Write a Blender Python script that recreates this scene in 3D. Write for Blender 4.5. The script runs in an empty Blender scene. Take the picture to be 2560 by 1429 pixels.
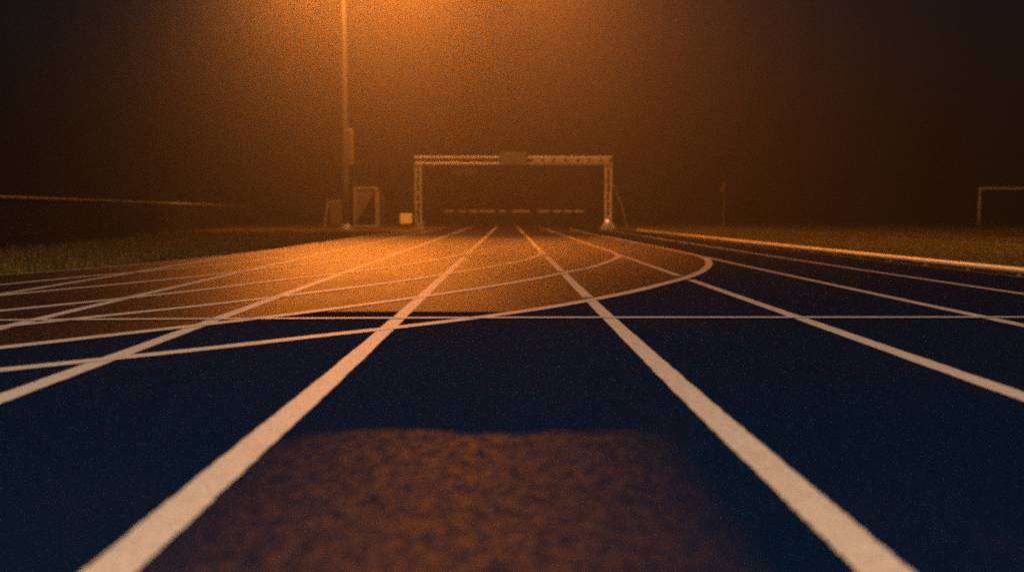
import bpy, bmesh, math, random
from mathutils import Vector, Matrix
random.seed(7)
S = bpy.context.scene
C = S.collection
R = math.radians

# ------------------------------------------------------------------ materials
def newmat(name):
    m = bpy.data.materials.new(name); m.use_nodes = True
    nt = m.node_tree
    return m, nt, nt.nodes['Principled BSDF']

def N(nt, t, **kw):
    n = nt.nodes.new(t)
    for k, v in kw.items():
        if k in n.inputs: n.inputs[k].default_value = v
        else: setattr(n, k, v)
    return n

def coords(nt, scale=(1, 1, 1)):
    tc = N(nt, 'ShaderNodeTexCoord'); mp = N(nt, 'ShaderNodeMapping')
    mp.inputs['Scale'].default_value = scale
    nt.links.new(tc.outputs['Object'], mp.inputs['Vector'])
    return mp.outputs['Vector']

def noise(nt, vec, scale, detail=3.0, rough=.6):
    n = N(nt, 'ShaderNodeTexNoise', Scale=scale, Detail=detail, Roughness=rough)
    nt.links.new(vec, n.inputs['Vector']); return n.outputs['Fac']

def ramp(nt, fac, a, b, ca, cb):
    r = N(nt, 'ShaderNodeValToRGB')
    e = r.color_ramp.elements
    e[0].position, e[1].position = a, b
    e[0].color = (*ca, 1) if not isinstance(ca, float) else (ca, ca, ca, 1)
    e[1].color = (*cb, 1) if not isinstance(cb, float) else (cb, cb, cb, 1)
    nt.links.new(fac, r.inputs['Fac']); return r.outputs['Color']

def bump(nt, bs, h, strength, dist):
    b = N(nt, 'ShaderNodeBump', Strength=strength, Distance=dist)
    nt.links.new(h, b.inputs['Height']); nt.links.new(b.outputs['Normal'], bs.inputs['Normal'])

def mix(nt, fac, a, b):
    m = N(nt, 'ShaderNodeMix', data_type='RGBA')
    for sock, v in ((m.inputs['Factor'], fac), (m.inputs['A'], a), (m.inputs['B'], b)):
        pass
    nt.links.new(fac, m.inputs[0]); nt.links.new(a, m.inputs[6]); nt.links.new(b, m.inputs[7])
    return m.outputs[2]

def math_n(nt, op, a, b=None, clamp=False):
    m = N(nt, 'ShaderNodeMath', operation=op, use_clamp=clamp)
    for i, v in enumerate((a, b)):
        if v is None: continue
        if isinstance(v, (int, float)): m.inputs[i].default_value = v
        else: nt.links.new(v, m.inputs[i])
    return m.outputs[0]

def simple(name, col, rough=.6, metal=0., var=.15, nscale=6., spec=.5):
    m, nt, bs = newmat(name)
    v = coords(nt)
    f = noise(nt, v, nscale, 5)
    lo = tuple(c * (1 - var) for c in col); hi = tuple(min(1, c * (1 + var)) for c in col)
    nt.links.new(ramp(nt, f, .35, .65, lo, hi), bs.inputs['Base Color'])
    nt.links.new(ramp(nt, f, .3, .7, max(0., rough - .1), min(1., rough + .1)), bs.inputs['Roughness'])
    bs.inputs['Metallic'].default_value = metal
    bs.inputs['Specular IOR Level'].default_value = spec
    return m

def rubber_inputs(nt):
    v = coords(nt)
    fine = noise(nt, v, 95, 2, .7)
    mid = noise(nt, v, 14, 3, .6)
    big = noise(nt, coords(nt, (1, .35, 1)), 1.3, 4, .6)
    return v, fine, mid, big

# blue rubber coat, with a pool of lamp light painted brown in the foreground lane
def mat_blue():
    m, nt, bs = newmat('blue_rubber')
    v, fine, mid, big = rubber_inputs(nt)
    blue = ramp(nt, fine, .3, .72, BLUE_LO, BLUE_HI)
    warm = ramp(nt, fine, .3, .72, (.006, .006, .010), (.022, .014, .014))
    k = ramp(nt, big, .5, .8, 0., .3)
    base = mix(nt, k, blue, warm)
    speck = N(nt, 'ShaderNodeTexVoronoi', Scale=26.); nt.links.new(v, speck.inputs['Vector'])
    hit = math_n(nt, 'MULTIPLY', math_n(nt, 'LESS_THAN', speck.outputs['Distance'], .085), math_n(nt, 'GREATER_THAN', noise(nt, v, 9, 2, .5), .66))
    pale = N(nt, 'ShaderNodeRGB'); pale.outputs[0].default_value = (.10, .10, .11, 1)
    base = mix(nt, hit, base, pale.outputs[0])
    # painted pool of light: object coordinates, ragged edge, blotchy
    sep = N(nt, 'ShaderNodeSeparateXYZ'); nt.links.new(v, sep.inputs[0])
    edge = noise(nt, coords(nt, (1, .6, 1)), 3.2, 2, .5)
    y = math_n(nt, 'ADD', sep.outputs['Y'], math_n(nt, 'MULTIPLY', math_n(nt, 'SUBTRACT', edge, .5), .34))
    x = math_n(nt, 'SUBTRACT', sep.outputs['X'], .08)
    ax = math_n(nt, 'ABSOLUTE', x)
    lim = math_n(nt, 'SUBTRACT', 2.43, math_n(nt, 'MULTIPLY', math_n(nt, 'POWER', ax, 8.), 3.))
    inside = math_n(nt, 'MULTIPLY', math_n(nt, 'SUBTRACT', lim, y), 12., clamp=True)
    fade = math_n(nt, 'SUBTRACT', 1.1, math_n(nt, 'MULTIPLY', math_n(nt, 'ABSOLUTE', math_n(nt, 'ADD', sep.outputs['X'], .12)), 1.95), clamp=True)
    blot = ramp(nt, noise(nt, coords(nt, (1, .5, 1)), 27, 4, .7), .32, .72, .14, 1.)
    light_pool = math_n(nt, 'MULTIPLY', math_n(nt, 'MULTIPLY', inside, fade), blot)
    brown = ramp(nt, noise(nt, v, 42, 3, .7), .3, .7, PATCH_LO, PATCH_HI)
    nt.links.new(mix(nt, light_pool, base, brown), bs.inputs['Base Color'])
    bs.inputs['Roughness'].default_value = .95
    nt.links.new(math_n(nt, 'ADD', math_n(nt, 'MULTIPLY', light_pool, PATCH_SPEC), BLUE_SPEC), bs.inputs['Specular IOR Level'])
    nt.links.new(math_n(nt, 'SUBTRACT', .95, math_n(nt, 'MULTIPLY', light_pool, .5)), bs.inputs['Roughness'])
    bump(nt, bs, fine, .5, .01)
    return m

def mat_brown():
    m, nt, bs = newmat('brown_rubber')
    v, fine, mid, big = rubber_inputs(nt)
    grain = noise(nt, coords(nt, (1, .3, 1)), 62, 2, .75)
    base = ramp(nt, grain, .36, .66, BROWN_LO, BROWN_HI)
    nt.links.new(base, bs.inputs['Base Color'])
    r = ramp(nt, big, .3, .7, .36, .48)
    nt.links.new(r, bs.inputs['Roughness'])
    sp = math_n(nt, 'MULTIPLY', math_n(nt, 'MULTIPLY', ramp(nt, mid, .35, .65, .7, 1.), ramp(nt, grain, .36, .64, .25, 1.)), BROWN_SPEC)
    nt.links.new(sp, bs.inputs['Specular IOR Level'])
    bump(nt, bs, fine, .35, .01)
    return m

def mat_line():
    m, nt, bs = newmat('line_paint')
    v, fine, mid, big = rubber_inputs(nt)
    c = ramp(nt, fine, .22, .5, (.42, .38, .31), (.82, .77, .67))
    d = ramp(nt, mid, .25, .5, (.62, .6, .57), (.85, .82, .78))
    mm = N(nt, 'ShaderNodeMix', data_type='RGBA', blend_type='MULTIPLY'); mm.inputs[0].default_value = .55
    nt.links.new(c, mm.inputs[6]); nt.links.new(d, mm.inputs[7])
    chip = ramp(nt, noise(nt, coords(nt, (1, .5, 1)), 70, 3, .75), .30, .36, .35, 1.)
    m2 = N(nt, 'ShaderNodeMix', data_type='RGBA', blend_type='MULTIPLY'); m2.inputs[0].default_value = .8
    nt.links.new(mm.outputs[2], m2.inputs[6]); nt.links.new(chip, m2.inputs[7])
    nt.links.new(m2.outputs[2], bs.inputs['Base Color'])
    bs.inputs['Roughness'].default_value = .38
    bs.inputs['Specular IOR Level'].default_value = 1.
    bump(nt, bs, fine, .3, .006)
    return m

def mat_ground():
    m, nt, bs = newmat('turf_ground')
    v = coords(nt)
    f = noise(nt, v, 9, 6, .7); g = noise(nt, v, .8, 4, .6)
    a = ramp(nt, f, .3, .7, (.035, .032, .008), (.15, .115, .025))
    b = ramp(nt, f, .3, .7, (.07, .055, .012), (.24, .17, .035))
    nt.links.new(mix(nt, g, a, b), bs.inputs['Base Color'])
    bs.inputs['Roughness'].default_value = .9
    bs.inputs['Specular IOR Level'].default_value = .15
    bump(nt, bs, f, 1., .06)
    return m

def mat_blade():
    m, nt, bs = newmat('grass_blade')
    v = coords(nt)
    f = noise(nt, v, 5, 4, .7)
    nt.links.new(ramp(nt, f, .3, .7, (.06, .046, .012), (.25, .165, .035)), bs.inputs['Base Color'])
    bs.inputs['Roughness'].default_value = .7
    bs.inputs['Specular IOR Level'].default_value = .2
    return m

def mat_emit(name, col, s):
    m = bpy.data.materials.new(name); m.use_nodes = True
    nt = m.node_tree; nt.nodes.clear()
    e = N(nt, 'ShaderNodeEmission', Strength=s); e.inputs[0].default_value = (*col, 1)
    o = N(nt, 'ShaderNodeOutputMaterial'); nt.links.new(e.outputs[0], o.inputs['Surface'])
    m.cycles.emission_sampling = 'NONE'
    return m

# ------------------------------------------------------------------ tunables
BLUE_LO, BLUE_HI = (.0004, .0052, .021), (.0018, .015, .054)
BLUE_SPEC = .025
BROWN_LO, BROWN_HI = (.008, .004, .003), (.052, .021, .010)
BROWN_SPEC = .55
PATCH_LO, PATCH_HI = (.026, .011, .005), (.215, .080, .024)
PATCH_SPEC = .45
LAMP_COL = (1.0, .25, .028)
LAMP_POS = (-3.5, 33.8, 12.76)
LAMP_GAP = 3.3
LAMP_W = 22500.
LAMP_DEG = 43.5
LAMP_AIM = (-.2, 23.34, 3.657)
BACK_W = 24000.
SIDE_W = 250000.
VERGE_W = 6000.
SIDE_COL = (1., .43, .07)
BACK_COL = (1., .33, .06)
NEAR_COL = (1.0, .66, .47)
NEAR_W = 11200.
FOG = .024
FOG_COL = (.95, .92, .9)
FOG_G = .91
SKY = .006

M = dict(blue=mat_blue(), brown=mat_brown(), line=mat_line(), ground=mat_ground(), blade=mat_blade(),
         steel=simple('galvanised_steel', (.42, .42, .43), .45, .6, .2, 3),
         mast=simple('weathered_steel', (.06, .06, .06), .6, 0., .2, 3),
         alu=simple('white_aluminium', (.5, .47, .42), .38, 0., .08, 5),
         pale=simple('pale_paint', (.3, .27, .24), .55, 0., .12, 4),
         dark=simple('dark_metal', (.035, .037, .04), .6, 0., .3, 4),
         mesh=simple('dark_windscreen', (.008, .01, .012), .95, 0., .3, 2, .1),
         board=simple('weathered_board', (.09, .075, .065), .7, 0., .2, 3),
         white=simple('white_enamel', (.8, .79, .76), .45, 0., .06, 4),
         rubber=simple('black_rubber', (.02, .02, .02), .8, 0., .2, 5),
         cloth=simple('faded_cloth', (.4, .2, .16), .9, 0., .15, 8),
         lens=mat_emit('lamp_lens', (1., .5, .14), 60.),
         beacon=mat_emit('beacon_glow', (1., .42, .16), 3.2),
         panel=mat_emit('panel_glow', (1., .27, .02), 1.25))

# ------------------------------------------------------------------ mesh helpers
class MB:
    def __init__(s): s.v = []; s.f = []
    def add(s, vs, fs):
        o = len(s.v); s.v += [tuple(p) for p in vs]; s.f += [tuple(i + o for i in f) for f in fs]; return s
    def box(s, c, d, rot=None):
        x, y, z = d[0] / 2, d[1] / 2, d[2] / 2
        ps = [Vector(p) for p in ((-x, -y, -z), (x, -y, -z), (x, y, -z), (-x, y, -z), (-x, -y, z), (x, -y, z), (x, y, z), (-x, y, z))]
        if rot is not None: ps = [rot @ p for p in ps]
        return s.add([p + Vector(c) for p in ps], [(0, 3, 2, 1), (4, 5, 6, 7), (0, 1, 5, 4), (1, 2, 6, 5), (2, 3, 7, 6), (3, 0, 4, 7)])
    def tube(s, pts, r, n=10, cap=True):
        pts = [Vector(p) for p in pts]
        rs = r if isinstance(r, (list, tuple)) else [r] * len(pts)
        rings = []; prev = None
        for i, p in enumerate(pts):
            t = (pts[min(i + 1, len(pts) - 1)] - pts[max(i - 1, 0)]).normalized()
            if prev is None:
                u = t.orthogonal().normalized()
            else:
                u = (prev - t * prev.dot(t)).normalized()
            prev = u; w = t.cross(u)
            rings.append([p + (u * math.cos(2 * math.pi * k / n) + w * math.sin(2 * math.pi * k / n)) * rs[i] for k in range(n)])
        vs = [q for rg in rings for q in rg]; fs = []
        for i in range(len(rings) - 1):
            for k in range(n):
                a, b = i * n + k, i * n + (k + 1) % n
                fs.append((a, b, b + n, a + n))
        if cap:
            fs.append(tuple(range(n - 1, -1, -1))); fs.append(tuple(range((len(rings) - 1) * n, len(rings) * n)))
        return s.add(vs, fs)
    def build(s, name, mat, parent=None, smooth=False, bevel=0.):
        me = bpy.data.meshes.new(name); me.from_pydata(s.v, [], s.f); me.update()
        me.materials.append(mat)
        if smooth:
            for p in me.polygons: p.use_smooth = len(p.vertices) == 4
        o = bpy.data.objects.new(name, me); C.objects.link(o)
        if parent: o.parent = parent
        if bevel:
            b = o.modifiers.new('bevel', 'BEVEL'); b.width = bevel; b.segments = 2; b.limit_method = 'ANGLE'
        return o

def thing(name, label, cat, loc=(0, 0, 0), rotz=0., group=None):
    o = bpy.data.objects.new(name, None); C.objects.link(o)
    o.location = loc; o.rotation_euler = (0, 0, rotz); o['label'] = label; o['category'] = cat
    if group: o['group'] = group
    return o

def struct(name, mb, mat):
    o = mb.build(name, mat); o['kind'] = 'structure'; return o

# ------------------------------------------------------------------ ground and track
g = MB()
xs = [-400, -60, -20, 20, 60, 400]; ys = [-60, -5, 20, 60, 150, 500]
for y in ys:
    for x in xs: g.v.append((x, y, -.03))
for j in range(5):
    for i in range(5):
        a = j * 6 + i; g.f.append((a, a + 1, a + 7, a + 6))
struct('ground', g, M['ground'])

LB = [(-3.2, 62.), (-3.42, 36.799), (-3.6, 32.049), (-3.729, 27.298), (-3.80, 22.548), (-3.85, 18.5), (-3.93, 15.422), (-4.06, 13.047),
      (-4.36, 10.673), (-4.95, 8.7), (-6.3, 6.9), (-9.2, 5.2), (-14., 3.4)]
KB = [(4.35, 40.), (4.417, 31.501), (4.437, 29.433), (4.458, 27.365), (4.48, 25.297), (4.504, 23.229), (4.529, 21.161), (4.557, 19.093),
      (4.588, 17.025), (4.624, 14.957), (4.666, 12.889), (4.72, 10.821), (4.791, 8.753), (4.899, 6.685), (5.088, 4.616), (5.3, 3.2)]

def catmull(pts, n=8):
    out = []
    P = [pts[0]] + list(pts) + [pts[-1]]
    for i in range(1, len(P) - 2):
        p0, p1, p2, p3 = (Vector((*q[:2], 0)) for q in P[i - 1:i + 3])
        for k in range(n):
            t = k / n
            out.append(.5 * ((2 * p1) + (p2 - p0) * t + (2 * p0 - 5 * p1 + 4 * p2 - p3) * t * t + (3 * p1 - p0 - 3 * p2 + p3) * t ** 3))
    out.append(Vector((*pts[-1][:2], 0)))
    return out

def strip(left, right, z):                       # a sheet between two edges given at the same number of points
    mb = MB(); n = len(left)
    for a, b in zip(left, right): mb.v += [(a[0], a[1], z), (b[0], b[1], z)]
    for i in range(n - 1): mb.f.append((2 * i, 2 * i + 1, 2 * i + 3, 2 * i + 2))
    return mb

def resample(pts, n):
    pts = [Vector((*p[:2], 0)) for p in pts]
    d = [0.]
    for a, b in zip(pts, pts[1:]): d.append(d[-1] + (b - a).length)
    out = []; j = 0
    for k in range(n):
        t = d[-1] * k / (n - 1)
        while j < len(d) - 2 and d[j + 1] < t: j += 1
        u = (t - d[j]) / max(1e-9, d[j + 1] - d[j]); out.append(pts[j].lerp(pts[j + 1], min(1, u)))
    return out

el = [Vector((-3.0, 120., 0))] + catmull(LB, 6) + [Vector((-30., -6., 0))]
er = [Vector((4.9, 120., 0))] + [Vector((x + .12, y, 0)) for x, y in KB] + [Vector((9., -6., 0))]
tr = MB()
poly = [(p.x, p.y, 0.) for p in el] + [(p.x, p.y, 0.) for p in reversed(er)]
bm = bmesh.new()
top = bm.faces.new([bm.verts.new(p) for p in poly])
r_ = bmesh.ops.extrude_face_region(bm, geom=[top])
for e_ in r_['geom']:
    if isinstance(e_, bmesh.types.BMVert): e_.co.z -= .05
bmesh.ops.triangulate(bm, faces=bm.faces[:])
bmesh.ops.recalc_face_normals(bm, faces=bm.faces[:])
me = bpy.data.meshes.new('running_track'); bm.to_mesh(me); bm.free()
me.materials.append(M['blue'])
track = bpy.data.objects.new('running_track', me); C.objects.link(track); track['kind'] = 'structure'

# lane lines (ground coordinates, metres)
L1 = [(-.508, 55.2), (-.53, 42.7), (-.552, 30.2), (-.575, 17.7), (-.584, 13.58), (-.593, 9.42), (-.604, 5.26), (-.616, 3.3), (-.631, 2.2), (-.638, 1.5), (-.645, 1.1), (-.66, -1.)]
R1 = [(.426, 55.2), (.458, 42.7), (.49, 30.2), (.522, 17.74), (.546, 9.42), (.561, 5.25), (.58, 3.), (.598, 1.9), (.604, 1.5), (.61, 1.09), (.63, -1.)]
R2 = [(1.49, 55.2), (1.52, 42.8), (1.555, 30.4), (1.587, 18.), (1.608, 9.75), (1.618, 5.6), (1.622, 3.5), (1.63, 1.5), (1.64, -1.)]
R3 = [(2.674, 12.45), (2.67, 11.6), (2.662, 9.8), (2.66, 7.8), (2.664, 5.4), (2.69, 3.86), (2.75, 2.3), (2.85, -1.)]
R4 = [(3.718, 37.8), (3.697, 32.5), (3.671, 24.5), (3.660, 17.8), (3.674, 11.15), (3.702, 8.48), (3.768, 5.8), (3.95, 3.15), (4.4, -1.)]
L2 = [(-1.743, 55.2), (-1.711, 42.9), (-1.679, 30.5), (-1.645, 18.16), (-1.633, 14.), (-1.62, 9.93), (-1.603, 5.82), (-1.585, 3.6), (-1.58, 1.7), (-1.6, -1.)]
L3 = [(-2.853, 55.2), (-2.825, 43.), (-2.793, 30.7), (-2.748, 18.46), (-2.724, 14.38), (-2.69, 10.3), (-2.616, 6.2), (-2.55, 4.2), (-2.5, 2.1), (-2.5, -1.)]
L4 = [(-3.87, 34.), (-3.86, 25.), (-3.85, 17.8), (-3.82, 15.4), (-3.794, 12.93), (-3.747, 10.5), (-3.69, 8.06), (-3.65, 5.62), (-3.7, 3.), (-3.9, -1.)]
CA = [(2.43, 36.771), (2.55, 24.495), (2.62, 20.031), (2.665, 16.111), (2.672, 13.753), (2.624, 12.35), (2.472, 11.3), (2.267, 10.36), (1.97, 9.3), (1.622, 8.339), (1.258, 7.526), (.872, 6.71),
      (.33, 5.769), (-.132, 5.13), (-.546, 4.66), (-.856, 4.345), (-1.304, 3.88), (-1.65, 3.56), (-2.044, 3.19), (-2.6, 2.65), (-3.6, 1.6)]
CB = [(1.597, 15.921), (1.605, 14.359), (1.578, 13.34), (1.5, 12.5), (1.295, 11.5), (.95, 10.149), (.606, 9.18), (.16, 7.99), (-.185, 7.22), (-.578, 6.44), (-1.092, 5.52),
      (-1.435, 4.97), (-1.834, 4.41), (-2.184, 3.93), (-2.372, 3.69), (-3.1, 2.7), (-4., 1.6)]
CD = [(.505, 17.63), (.518, 15.369), (.52, 14.057), (.43, 12.951), (.232, 11.7), (-.077, 10.45), (-.412, 9.36), (-.923, 7.91), (-1.273, 7.1), (-1.57, 6.46), (-1.93, 5.77), (-2.211, 5.3), (-2.469, 4.87), (-2.796, 4.359), (-3.5, 3.3), (-4.4, 2.)]
CC = [(-.584, 17.176), (-.584, 15.197), (-.6, 14.062), (-.67, 13.25), (-.849, 12.), (-1.192, 10.3), (-1.611, 9.03), (-1.971, 8.12), (-2.332, 6.98), (-2.825, 5.85), (-3.247, 5.07), (-4.2, 3.5)]
CE = [(-1.645, 16.132), (-1.65, 14.374), (-1.72, 13.2), (-2.202, 11.154), (-2.62, 9.6), (-2.824, 8.7), (-3.169, 7.66), (-3.43, 6.98), (-3.82, 5.973), (-4.8, 4.)]
CF = [(-2.735, 15.566), (-2.75, 14.379), (-2.83, 13.3), (-3.109, 11.499), (-3.387, 10.2), (-3.678, 9.25), (-3.914, 8.5), (-4.352, 6.81), (-5.3, 4.6)]
CR = [(-6., 4.83), (-3.06, 4.945), (-2.306, 4.985), (-1.684, 5.014), (-.595, 5.055), (.291, 5.072), (1.4, 5.075), (2.876, 5.078), (3.6, 5.08), (4.8, 5.08)]

def width_at(y):
    t = [(1., .089), (2., .087), (3.6, .081), (5.8, .074), (10., .068), (60., .068)]
    if y <= t[0][0]: return t[0][1]
    for (a, wa), (b, wb) in zip(t, t[1:]):
        if y <= b: return wa + (wb - wa) * (y - a) / (b - a)
    return t[-1][1]

def ribbon(pts, z, wf):
    L, Rr = [], []
    for i, p in enumerate(pts):
        d = (pts[min(i + 1, len(pts) - 1)] - pts[max(i - 1, 0)]); d.z = 0; d.normalize()
        n = Vector((-d.y, d.x, 0)); w = wf(p.y) / 2
        w *= 1 + random.uniform(-.05, .05)
        L.append(p + n * w); Rr.append(p - n * w)
    return strip(Rr, L, z)

def line(name, pts, z, wf=width_at, y0=None, y1=None):
    ps = catmull(pts, 14)
    if y0 is not None: ps = [p for p in ps if y0 <= p.y <= y1]
    return struct(name, ribbon(ps, z, wf), M['line'])

def cut(pts, gaps, z, name='lane_line'):
    ps = catmull(pts, 24); seg = []
    for p in ps:
        if any(a < p.y < b for a, b in gaps):
            if len(seg) > 1: struct(name, ribbon(seg, z, width_at), M['line'])
            seg = []
        else: seg.append(p)
    if len(seg) > 1: struct(name, ribbon(seg, z, width_at), M['line'])

def densify(pts, gaps):                          # exact ends at the gaps
    out = list(pts)
    for a, b in gaps:
        for y in (a, b):
            for i in range(len(pts) - 1):
                if pts[i + 1][1] < y < pts[i][1]:
                    t = (pts[i][1] - y) / (pts[i][1] - pts[i + 1][1])
                    out.append((pts[i][0] + (pts[i + 1][0] - pts[i][0]) * t, y))
    return sorted(out, key=lambda q: -q[1])

for pts, gaps in ((L1, [(12.55, 13.0)]), (R1, [(12.85, 13.15), (9.03, 9.2), (6.24, 6.36)]), (R2, [(8.08, 8.58)]), (R3, []), (R4, []), (L2, []), (L3, []), (L4, [])):
    cut(densify(pts, gaps), gaps, .004)
thin = lambda y: .088 if y < 9 else .080
for pts in (CA, CB, CC, CD, CE, CF):
    line('curved_line', pts, .006, thin)
struct('edge_line', ribbon([p + Vector((.09, 0, 0)) for p in catmull(LB, 10)][6:], .005, lambda y: .055), M['line'])
line('cross_line', CR, .008, lambda y: .062)
struct('kerb_edge_line', ribbon([Vector((x - .07, y, 0)) for x, y in KB], .004, lambda y: .02), M['line'])

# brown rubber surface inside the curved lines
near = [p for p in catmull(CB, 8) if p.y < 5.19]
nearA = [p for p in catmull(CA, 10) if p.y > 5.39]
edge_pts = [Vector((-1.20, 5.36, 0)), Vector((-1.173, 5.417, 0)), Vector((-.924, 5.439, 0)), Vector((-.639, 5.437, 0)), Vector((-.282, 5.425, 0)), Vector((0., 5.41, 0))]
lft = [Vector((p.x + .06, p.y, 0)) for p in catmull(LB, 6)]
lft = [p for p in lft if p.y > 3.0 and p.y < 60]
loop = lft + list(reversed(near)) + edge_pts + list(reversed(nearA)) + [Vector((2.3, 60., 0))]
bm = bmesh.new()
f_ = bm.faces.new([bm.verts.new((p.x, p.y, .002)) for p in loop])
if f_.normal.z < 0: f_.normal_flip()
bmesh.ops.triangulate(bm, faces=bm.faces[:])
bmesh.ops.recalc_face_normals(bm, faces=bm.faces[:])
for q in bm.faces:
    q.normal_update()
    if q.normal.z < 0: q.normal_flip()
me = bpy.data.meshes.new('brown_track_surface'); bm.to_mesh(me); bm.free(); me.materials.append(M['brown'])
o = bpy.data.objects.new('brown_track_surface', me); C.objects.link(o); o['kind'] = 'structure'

# touchline on the infield
struct('pitch_touchline', ribbon([Vector((9.75, y, 0)) for y in (4, 8, 12, 16, 20, 26, 34, 44, 60)], -.004, lambda y: .10), M['line'])

# ------------------------------------------------------------------ grass
def interp(tab, y):
    t = sorted(tab, key=lambda q: q[1])
    if y <= t[0][1]: return t[0][0]
    for (xa, ya), (xb, yb) in zip(t, t[1:]):
        if y <= yb: return xa + (xb - xa) * (y - ya) / (yb - ya)
    return t[-1][0]
FB = [(-7.3, 11.), (-8.15, 15.), (-9.1, 20.), (-10.1, 25.), (-11.3, 31.), (-12.4, 37.)]

gr = MB()
def tuft(x, y, h):
    for _ in range(random.randint(3, 6)):
        a = random.uniform(0, 6.283); l = h * random.uniform(.5, 1.2); lean = random.uniform(.1, .9) * l
        bx, by = x + random.uniform(-.04, .04), y + random.uniform(-.04, .04)
        ca, sa = math.cos(a), math.sin(a); w = random.uniform(.004, .009)
        px, py = -sa * w, ca * w
        o_ = len(gr.v)
        gr.v += [(bx - px, by - py, -.03), (bx + px, by + py, -.03), (bx + ca * lean * .4 + px * .7, by + sa * lean * .4 + py * .7, -.03 + l * .65),
                 (bx + ca * lean * .4 - px * .7, by + sa * lean * .4 - py * .7, -.03 + l * .65), (bx + ca * lean, by + sa * lean, -.03 + l)]
        gr.f += [(o_, o_ + 1, o_ + 2, o_ + 3), (o_ + 3, o_ + 2, o_ + 4)]
random.seed(11)
for _ in range(15000):
    y = 6.5 + 26 * random.random() ** 1.7
    xe = interp(LB, y) - .03
    x = xe - random.random() ** 1.15 * (xe + 13.)
    clump = .5 + .5 * math.sin(x * 3.1 + 1.7 * math.sin(y * 1.3)) * math.sin(y * 2.3 + x)
    tuft(x, y, random.uniform(.05, .09) + .05 * clump)
for _ in range(13000):
    y = 6.5 + 24 * random.random() ** 1.6
    x = interp(KB, y) + .14 + random.random() ** 1.3 * 9.
    tuft(x, y, random.uniform(.03, .055))
o = gr.build('grass', M['blade']); o['kind'] = 'stuff'

# ------------------------------------------------------------------ raised kerb along the infield
k = thing('track_kerb', 'long low white tubular kerb rail on small feet between the blue lanes and the infield grass', 'kerb', (4.6, 16., 0))
off = Vector((-4.6, -16., 0))
M['kerb'] = simple('yellowed_kerb_paint', (.88, .82, .46), .36, 0., .1, 5)
M['kerbfoot'] = simple('kerb_foot_plastic', (.28, .2, .12), .7, 0., .2, 5)
kp = [p for p in catmull(KB, 6) if 3.2 <= p.y <= 31.6]
MB().tube([p + off + Vector((.03, 0, .052)) for p in kp], .034, 12).build('rail', M['kerb'], k, True)
ft = None
d = 0.; last = kp[0]; nxt = .4
for p in kp[1:]:
    seg = (p - last).length
    while d + seg >= nxt:
        q = last.lerp(p, (nxt - d) / seg) + off
        if ft is None:
            mb = MB().box((.01, 0, .012), (.035, .04, .024)).box((0, 0, .004), (.05, .025, .006))
            ft = mb.build('foot', M['kerbfoot'], k)
            ft.location = (q.x + .01, q.y, 0)
        else:
            c = ft.copy(); C.objects.link(c); c.parent = k; c.location = (q.x + .01, q.y, 0)
        nxt += .9
    d += seg; last = p

# ------------------------------------------------------------------ floodlight mast
mx, my = -6.7, 38.3
ma = thing('floodlight_mast', 'tall pale light pole with a narrow box on its side, left of the gantry', 'light pole', (mx, my, -.03))
MB().tube([(0, 0, z) for z in (0, 2, 5, 8, LAMP_POS[2])], [.16, .15, .135, .12, .1], 20).build('pole', M['mast'], ma, True)
MB().box((0, 0, .02), (.55, .55, .04)).tube([(0, 0, .04), (0, 0, .22)], [.24, .18], 20).build('base_plate', M['steel'], ma, False, .005)
bx = MB().box((.235, -.02, 3.4), (.19, .24, 1.45)).build('equipment_box', M['steel'], ma, False, .012)
MB().box((.235, -.143, 3.4), (.14, .006, 1.3)).build('cover', M['board'], bx)
tx, ty, tz = LAMP_POS[0] - mx, LAMP_POS[1] - my, LAMP_POS[2] + .03
MB().tube([(0, 0, tz - .3), (tx * .3, ty * .3, tz + .3), (tx * .7, ty * .7, tz + .5), (tx, ty, tz + .42)], [.08, .075, .065, .06], 12).tube([(tx - LAMP_GAP - .2, ty, tz + .42), (tx + LAMP_GAP + .2, ty, tz + .42)], .05, 10).build('arm', M['steel'], ma, True)
aim = (Vector(LAMP_AIM) - Vector(LAMP_POS)).normalized()
for k_ in (-1, 0, 1):
    c_ = Vector((tx + k_ * LAMP_GAP, ty, tz + .03))
    hd = MB().tube([c_ - aim * .36, c_ - aim * .3, c_ - aim * .12, c_], [.06, .16, .26, .3], 24).tube([c_ - aim * .3, (c_.x, c_.y, tz + .42)], .03, 8).build('lamp_head', M['dark'], ma, True)
    MB().tube([c_ - aim * .03, c_ - aim * .015], [.26, .26], 24).build('lens', M['lens'], hd)

# ------------------------------------------------------------------ gantry over the track
gx0, gx1, gy, gh = -3.54, 4.0, 36.7, 2.86
ga = thing('finish_gantry', 'pale metal truss gantry spanning the lanes with a board in the middle of its beam', 'gantry', ((gx0 + gx1) / 2, gy, 0))
hw = (gx1 - gx0) / 2
def truss(mb, a, b, axis, half, n, r=.028, rl=.014):
    a, b = Vector(a), Vector(b)
    u, v = (Vector((0, 0, 1)), Vector((0, 1, 0))) if axis == 'x' else (Vector((1, 0, 0)), Vector((0, 1, 0)))
    for su in (-1, 1):
        for sv in (-1, 1): mb.tube([a + u * half * su + v * half * sv, b + u * half * su + v * half * sv], r, 8)
    for i in range(n):
        p, q = a.lerp(b, i / n), a.lerp(b, (i + 1) / n)
        s_ = 1 if i % 2 else -1
        for sv in (-1, 1): mb.tube([p + u * half * s_ + v * half * sv, q - u * half * s_ + v * half * sv], rl, 6)
        mb.tube([p + u * half + v * half * s_, q + u * half - v * half * s_], rl, 6)
    return mb
beam = MB(); truss(beam, (-hw - .13, 0, gh - .15), (hw + .13, 0, gh - .15), 'x', .12, 12, .045, .012)
beam.build('beam', M['alu'], ga)
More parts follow.
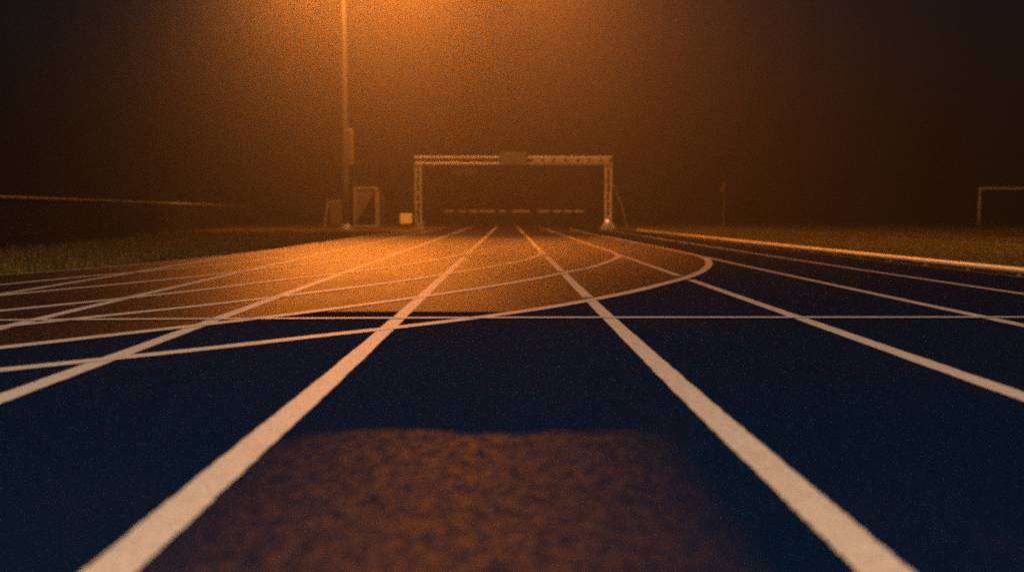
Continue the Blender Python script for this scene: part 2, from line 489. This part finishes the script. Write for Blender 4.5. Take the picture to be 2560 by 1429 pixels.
# solid cover plates on the right-hand half of the beam, left open at intervals
cv = MB()
xx = .75
for i in range(7):
    w = random.uniform(.26, .42)
    sk = .06
    z0, z1 = gh - .25, gh - .05
    cv.add([(xx, -.17, z0), (xx + w, -.17, z0), (xx + w + sk, -.17, z1), (xx + sk, -.17, z1),
            (xx, -.16, z0), (xx + w, -.16, z0), (xx + w + sk, -.16, z1), (xx + sk, -.16, z1)],
           [(0, 1, 2, 3), (7, 6, 5, 4), (0, 4, 5, 1), (1, 5, 6, 2), (2, 6, 7, 3), (3, 7, 4, 0)])
    xx += w + .09
cv.build('cover_plates', M['pale'], ga)
post = None
for sx in (-1, 1):
    mb = MB(); truss(mb, (sx * hw, 0, .3), (sx * hw, 0, gh - .29), 'z', .1, 7, .036, .012)
    mb.build('post', M['alu'], ga)
mb = MB().box((-hw, 0, .02), (.5, .6, .04)).box((-hw + .05, 0, .17), (.34, .36, .26))
mb.build('foot', M['pale'], ga, False, .03)
mb = MB().box((hw, 0, .02), (.62, .8, .04))
mb.add([(hw - .28, -.3, .04), (hw + .28, -.3, .04), (hw + .28, .3, .04), (hw - .28, .3, .04), (hw - .14, -.15, .32), (hw + .14, -.15, .32), (hw + .14, .15, .32), (hw - .14, .15, .32)],
       [(4, 5, 6, 7), (0, 1, 5, 4), (1, 2, 6, 5), (2, 3, 7, 6), (3, 0, 4, 7), (3, 2, 1, 0)])
mb.build('foot', M['pale'], ga, False, .03)
sb = MB().box((.0, -.22, gh - .08), (1.05, .12, .50)).build('sign_board', M['board'], ga, False, .015)
MB().box((-1.95, -.02, gh - .58), (1.0, .05, .26)).tube([(-2.3, -.02, gh - .46), (-2.3, -.02, gh - .27)], .01, 6).tube([(-1.6, -.02, gh - .46), (-1.6, -.02, gh - .27)], .01, 6).build('hanging_board', M['board'], ga)
MB().tube([(hw + .1, 0, 1.95), (hw + .55, .1, .95), (hw + .78, .15, .0)], [.02, .03, .03], 8).build('stay', M['pale'], ga)
MB().box((hw + .05, -.19, .52), (.07, .06, .12)).build('bracket', M['alu'], ga, False, .008)
bcn = MB()
bcn.tube([(hw - .06, -.26, .34 - .06 * math.cos(t)) for t in (0.3, .8, 1.3, 1.8, 2.3, 2.85)],
         [.06 * math.sin(t) for t in (.3, .8, 1.3, 1.8, 2.3, 2.85)], 14)
bcn.build('marker_lamp', M['beacon'], ga, True)

# ------------------------------------------------------------------ lit box left of the gantry
tb = thing('timing_box', 'small glowing pale box on a dark stand just left of the gantry', 'timing box', (-4.43, 40.2, -.03))
MB().box((0, .1, .44), (.52, .3, .44)).build('case', M['white'], tb, False, .03)
pn = MB().box((-.125, -.056, .44), (.23, .012, .40)).box((.125, -.056, .44), (.23, .012, .40)).build('panel', M['panel'], tb, False, .004)
MB().box((0, .1, .2), (.06, .06, .04)).tube([(-.2, -.02, 0), (0, .1, .2)], .02, 8).tube([(.2, -.02, 0), (0, .1, .2)], .02, 8).tube([(0, .34, 0), (0, .1, .2)], .02, 8).build('stand', M['dark'], tb)

# ------------------------------------------------------------------ frames standing by the mast
cg = thing('equipment_cage', 'tall boxy metal frame with a sagging sheet inside, standing right of the light pole', 'metal frame', (-6.7, 43.5, -.03))
fr = MB()
for x in (-.5, .52):
    for y in (0, .8): fr.tube([(x, y, 0), (x, y, 1.86)], .045, 8)
for z in (.06, 1.86):
    for y in (0, .8): fr.tube([(-.5, y, z), (.52, y, z)], .04, 8)
    for x in (-.5, .52): fr.tube([(x, 0, z), (x, .8, z)], .04, 8)
fr.build('frame', M['pale'], cg)
sh = MB()
for i in range(9):
    t = i / 8
    z_b = 1.78 - 1.5 * (1 - t) ** .9
    x = -.44 + .9 * t; yy = .05 + .02 * math.sin(t * 9)
    sh.v += [(x, yy, 1.8), (x, yy, z_b), (x, yy + .012, 1.8), (x, yy + .012, z_b)]
for i in range(8):
    a = 4 * i
    sh.f += [(a, a + 1, a + 5, a + 4), (a + 2, a + 6, a + 7, a + 3), (a + 1, a + 3, a + 7, a + 5), (a, a + 4, a + 6, a + 2)]
sh.build('sheet', M['board'], cg)

lw = thing('leaning_board', 'low faint board in a frame with a slanting leg, left of the light pole', 'board', (-8.15, 43.8, -.03))
MB().box((.12, 0, .68), (.78, .04, 1.1)).build('board', M['board'], lw, False, .01)
MB().tube([(-.52, -.12, 0), (-.36, 0, 1.25)], .035, 8).tube([(.5, -.12, 0), (.45, 0, 1.25)], .035, 8).tube([(-.4, 0, 1.27), (.5, 0, 1.27)], .03, 8).tube([(0.1, .5, 0), (.1, 0, 1.2)], .03, 8).build('frame', M['pale'], lw)
sp = MB().tube([(0, 0, 0), (0, 0, 1.55)], .035, 8).box((0, 0, .015), (.3, .3, .03)).build('marker_post', M['board'])
sp.location = (-5.9, 43.8, -.03); sp['label'] = 'thin faint upright post between the metal frame and the glowing box'; sp['category'] = 'post'

# ------------------------------------------------------------------ fence on the left
fe = thing('perimeter_fence', 'dark low fence with a pale top rail along the left grass', 'fence', (-8.15, 15., -.03))
fo = Vector((8.15, -15., 0))
FP = [(-4.6, 3.), (-5.7, 6.2)] + FB + [(-13.8, 46.), (-15.2, 56.)]
fp = catmull(FP, 8)
rail_h = lambda y: .888 + (max(0., min(y, 40.) - 15.)) * .0067
MB().tube([p + fo + Vector((0, 0, rail_h(p.y))) for p in fp], .024, 10).build('top_rail', M['alu'], fe, True)
pan = MB()
inn = [p + fo for p in fp]
for p in inn:
    zt = rail_h(p.y + 15.) - .035
    pan.v += [(p.x, p.y, .04), (p.x, p.y, zt), (p.x - .012, p.y, .04), (p.x - .012, p.y, zt)]
for i in range(len(inn) - 1):
    a = 4 * i
    pan.f += [(a, a + 4, a + 5, a + 1), (a + 2, a + 3, a + 7, a + 6), (a + 1, a + 5, a + 7, a + 3), (a, a + 2, a + 6, a + 4)]
pan.build('windscreen', M['mesh'], fe)
pst = None
for (x, y) in ((-5.7, 6.2), (-6.5, 8.6), (-7.3, 11.), (-7.9, 13.6), (-8.27, 15.6), (-8.62, 17.4), (-9.25, 20.8), (-9.95, 24.3), (-10.85, 28.8), (-11.75, 33.3), (-12.6, 38.), (-13.5, 44.)):
    if pst is None:
        pst = MB().tube([(0, 0, 0), (0, 0, .86)], .028, 10).box((0, 0, .01), (.12, .12, .02)).build('post', M['dark'], fe)
        c = pst
    else:
        c = pst.copy(); C.objects.link(c); c.parent = fe
    c.location = (x + 8.15 - .06, y - 15., 0)

# ------------------------------------------------------------------ hurdles beyond the gantry
hn = None
HX = [(1123, .55, 0), (1156, .4, 0), (1183, .5, 1), (1218, .95, 0), (1257, .4, 0), (1302, 1.1, 0), (1358, .72, 1), (1392, .55, 1), (1418.5, .55, 2), (1446, .62, 2)]
where = ['leftmost of the row', 'second from the left end of the row', 'third from the left end of the row', 'left of the middle, with a long bar', 'faint, just left of the middle',
         'widest bar, in the middle of the row', 'just right of the middle', 'third from the right end of the row', 'second from the right end of the row', 'rightmost and brightest of the row']
for i, (px, w, s_) in enumerate(HX):
    Y = 57.5
    t = thing('hurdle', 'hurdle with a pale bar beyond the gantry, ' + where[i], 'hurdle', ((px - 1269) / 2300 * Y, Y, 0), 0., 'row of hurdles beyond the gantry')
    MB().box((0, 0, .80), (w, .025, .13)).build('bar', M['white'], t, False, .01)
    for sx in (-1, 1):
        MB().tube([(sx * (w / 2 - .06), .02, .75), (sx * (w / 2 - .06), .02, .03), (sx * (w / 2 - .06), .6, .03)], .02, 8).build('leg', M['dark'], t)

# ------------------------------------------------------------------ flag and football goal on the infield
fl = thing('flagpole', 'thin pole with a small drooping flag far out on the infield', 'flag', (11.6, 49.5, -.03))
MB().tube([(0, 0, 0), (0, 0, 2.36)], .018, 8).build('pole', M['pale'], fl)
fm = MB()
for i in range(6):
    t = i / 5
    fm.v += [(-.015 - .17 * t, .02 * math.sin(6 * t), 2.34 - .40 * t), (-.015 - .15 * t, .02 * math.sin(6 * t), 2.04 - .22 * t),
             (-.015 - .17 * t, .008 + .02 * math.sin(6 * t), 2.34 - .40 * t), (-.015 - .15 * t, .008 + .02 * math.sin(6 * t), 2.04 - .22 * t)]
for i in range(5):
    a = 4 * i
    fm.f += [(a, a + 1, a + 5, a + 4), (a + 2, a + 6, a + 7, a + 3), (a, a + 4, a + 6, a + 2), (a + 1, a + 3, a + 7, a + 5)]
fm.build('flag_cloth', M['cloth'], fl)

go = thing('football_goal', 'pale football goal frame on the infield at the right edge', 'goal', (27.65, 54., -.03))
for x in (0, 5.5):
    MB().tube([(x, 0, 0), (x, 0, 2.15)], .075, 12).build('goalpost', M['white'], go, True)
MB().tube([(-.075, 0, 2.15), (5.575, 0, 2.15)], .075, 12).build('crossbar', M['white'], go, True)
for x in (.02, 5.48):
    MB().tube([(x, .05, 2.13), (x, .9, 2.03), (x, 1.9, .04), (x, .05, .03)], .02, 8).build('net_support', M['dark'], go)

# ------------------------------------------------------------------ night air
hz = MB().box((0, 60., 6.5), (240., 210., 15.2))
m = bpy.data.materials.new('night_mist'); m.use_nodes = True
nt = m.node_tree; nt.nodes.clear()
pv = N(nt, 'ShaderNodeVolumePrincipled', Density=FOG, Anisotropy=FOG_G); pv.inputs['Color'].default_value = (*FOG_COL, 1)
oo = N(nt, 'ShaderNodeOutputMaterial'); nt.links.new(pv.outputs[0], oo.inputs['Volume'])
m.cycles.volume_sampling = 'EQUIANGULAR'
h_ = hz.build('haze', m); h_['kind'] = 'stuff'

# ------------------------------------------------------------------ light
def spot(name, loc, target, watts, col, deg, blend, rad):
    l = bpy.data.lights.new(name, 'SPOT'); l.energy = watts; l.color = col; l.spot_size = R(deg); l.spot_blend = blend; l.shadow_soft_size = rad
    o = bpy.data.objects.new(name, l); C.objects.link(o); o.location = loc
    o.rotation_euler = (Vector(target) - Vector(loc)).to_track_quat('-Z', 'Y').to_euler()
    return o
for k_ in (-1, 0, 1):
    spot('floodlight_beam', (LAMP_POS[0] + k_ * LAMP_GAP, LAMP_POS[1], LAMP_POS[2] - .08), (LAMP_AIM[0] + k_ * LAMP_GAP * (1.35 if k_ > 0 else 1.), LAMP_AIM[1], LAMP_AIM[2]), LAMP_W, LAMP_COL, LAMP_DEG, 1., .2)
spot('near_floodlight_beam', (-1.5, -7., 9.), (-.6, 6.5, 0), NEAR_W, NEAR_COL, 95, 1., .3)

spot('rear_fill', (LAMP_POS[0], LAMP_POS[1] + .35, LAMP_POS[2] - .1), (0., 47., 0), BACK_W, BACK_COL, 165, .35, .2)  # added fill without a lamp head, brightens gantry, pole and hurdle fronts
spot('infield_fill', (24., -22., 12.5), (17., 32., 0), SIDE_W, SIDE_COL, 44, .8, .3)  # added fill from behind the camera, no mast, brightens the infield grass
spot('verge_fill', (LAMP_POS[0] - LAMP_GAP, LAMP_POS[1] + .1, LAMP_POS[2] - .1), (-10., 27., 0), VERGE_W, SIDE_COL, 90, .9, .2)  # added fill for the left grass, has no head on the arm

w = bpy.data.worlds.new('World'); S.world = w; w.use_nodes = True
nt = w.node_tree; bg = nt.nodes['Background']
sky = N(nt, 'ShaderNodeTexSky'); sky.sky_type = 'NISHITA'; sky.sun_disc = False
sky.sun_elevation = R(1.); sky.sun_rotation = R(180.)
tint = N(nt, 'ShaderNodeMix', data_type='RGBA', blend_type='MULTIPLY'); tint.inputs[0].default_value = 1.
tint.inputs[7].default_value = (.45, .95, 1.9, 1)          # night: only the blue of the sky is left
nt.links.new(sky.outputs[0], tint.inputs[6]); nt.links.new(tint.outputs[2], bg.inputs[0]); bg.inputs[1].default_value = SKY

# ------------------------------------------------------------------ camera
cam = bpy.data.cameras.new('camera'); co = bpy.data.objects.new('camera', cam); C.objects.link(co)
co.location = (0, 0, .573)
co.rotation_euler = (R(90 - 4.413), 0, R(-.273))
cam.sensor_width = 36.; cam.lens = 36. * 2300 / 2560
cam.clip_start = .05; cam.clip_end = 1500.
cam.dof.use_dof = True; cam.dof.focus_distance = 5.6; cam.dof.aperture_fstop = 1.5
S.camera = co

S.view_settings.view_transform = 'Standard'; S.view_settings.look = 'None'
S.view_settings.exposure = 0.; S.view_settings.gamma = 1.
S.cycles.volume_bounces = 0
S.cycles.use_denoising = False            # the residual grain stands for the film grain of a night exposure
S.cycles.use_adaptive_sampling = False; S.cycles.sample_clamp_direct = 4.; S.cycles.sample_clamp_indirect = 1.5
S.cycles.max_bounces = 4; S.cycles.diffuse_bounces = 2; S.cycles.glossy_bounces = 2
S.cycles.filter_width = 2.1
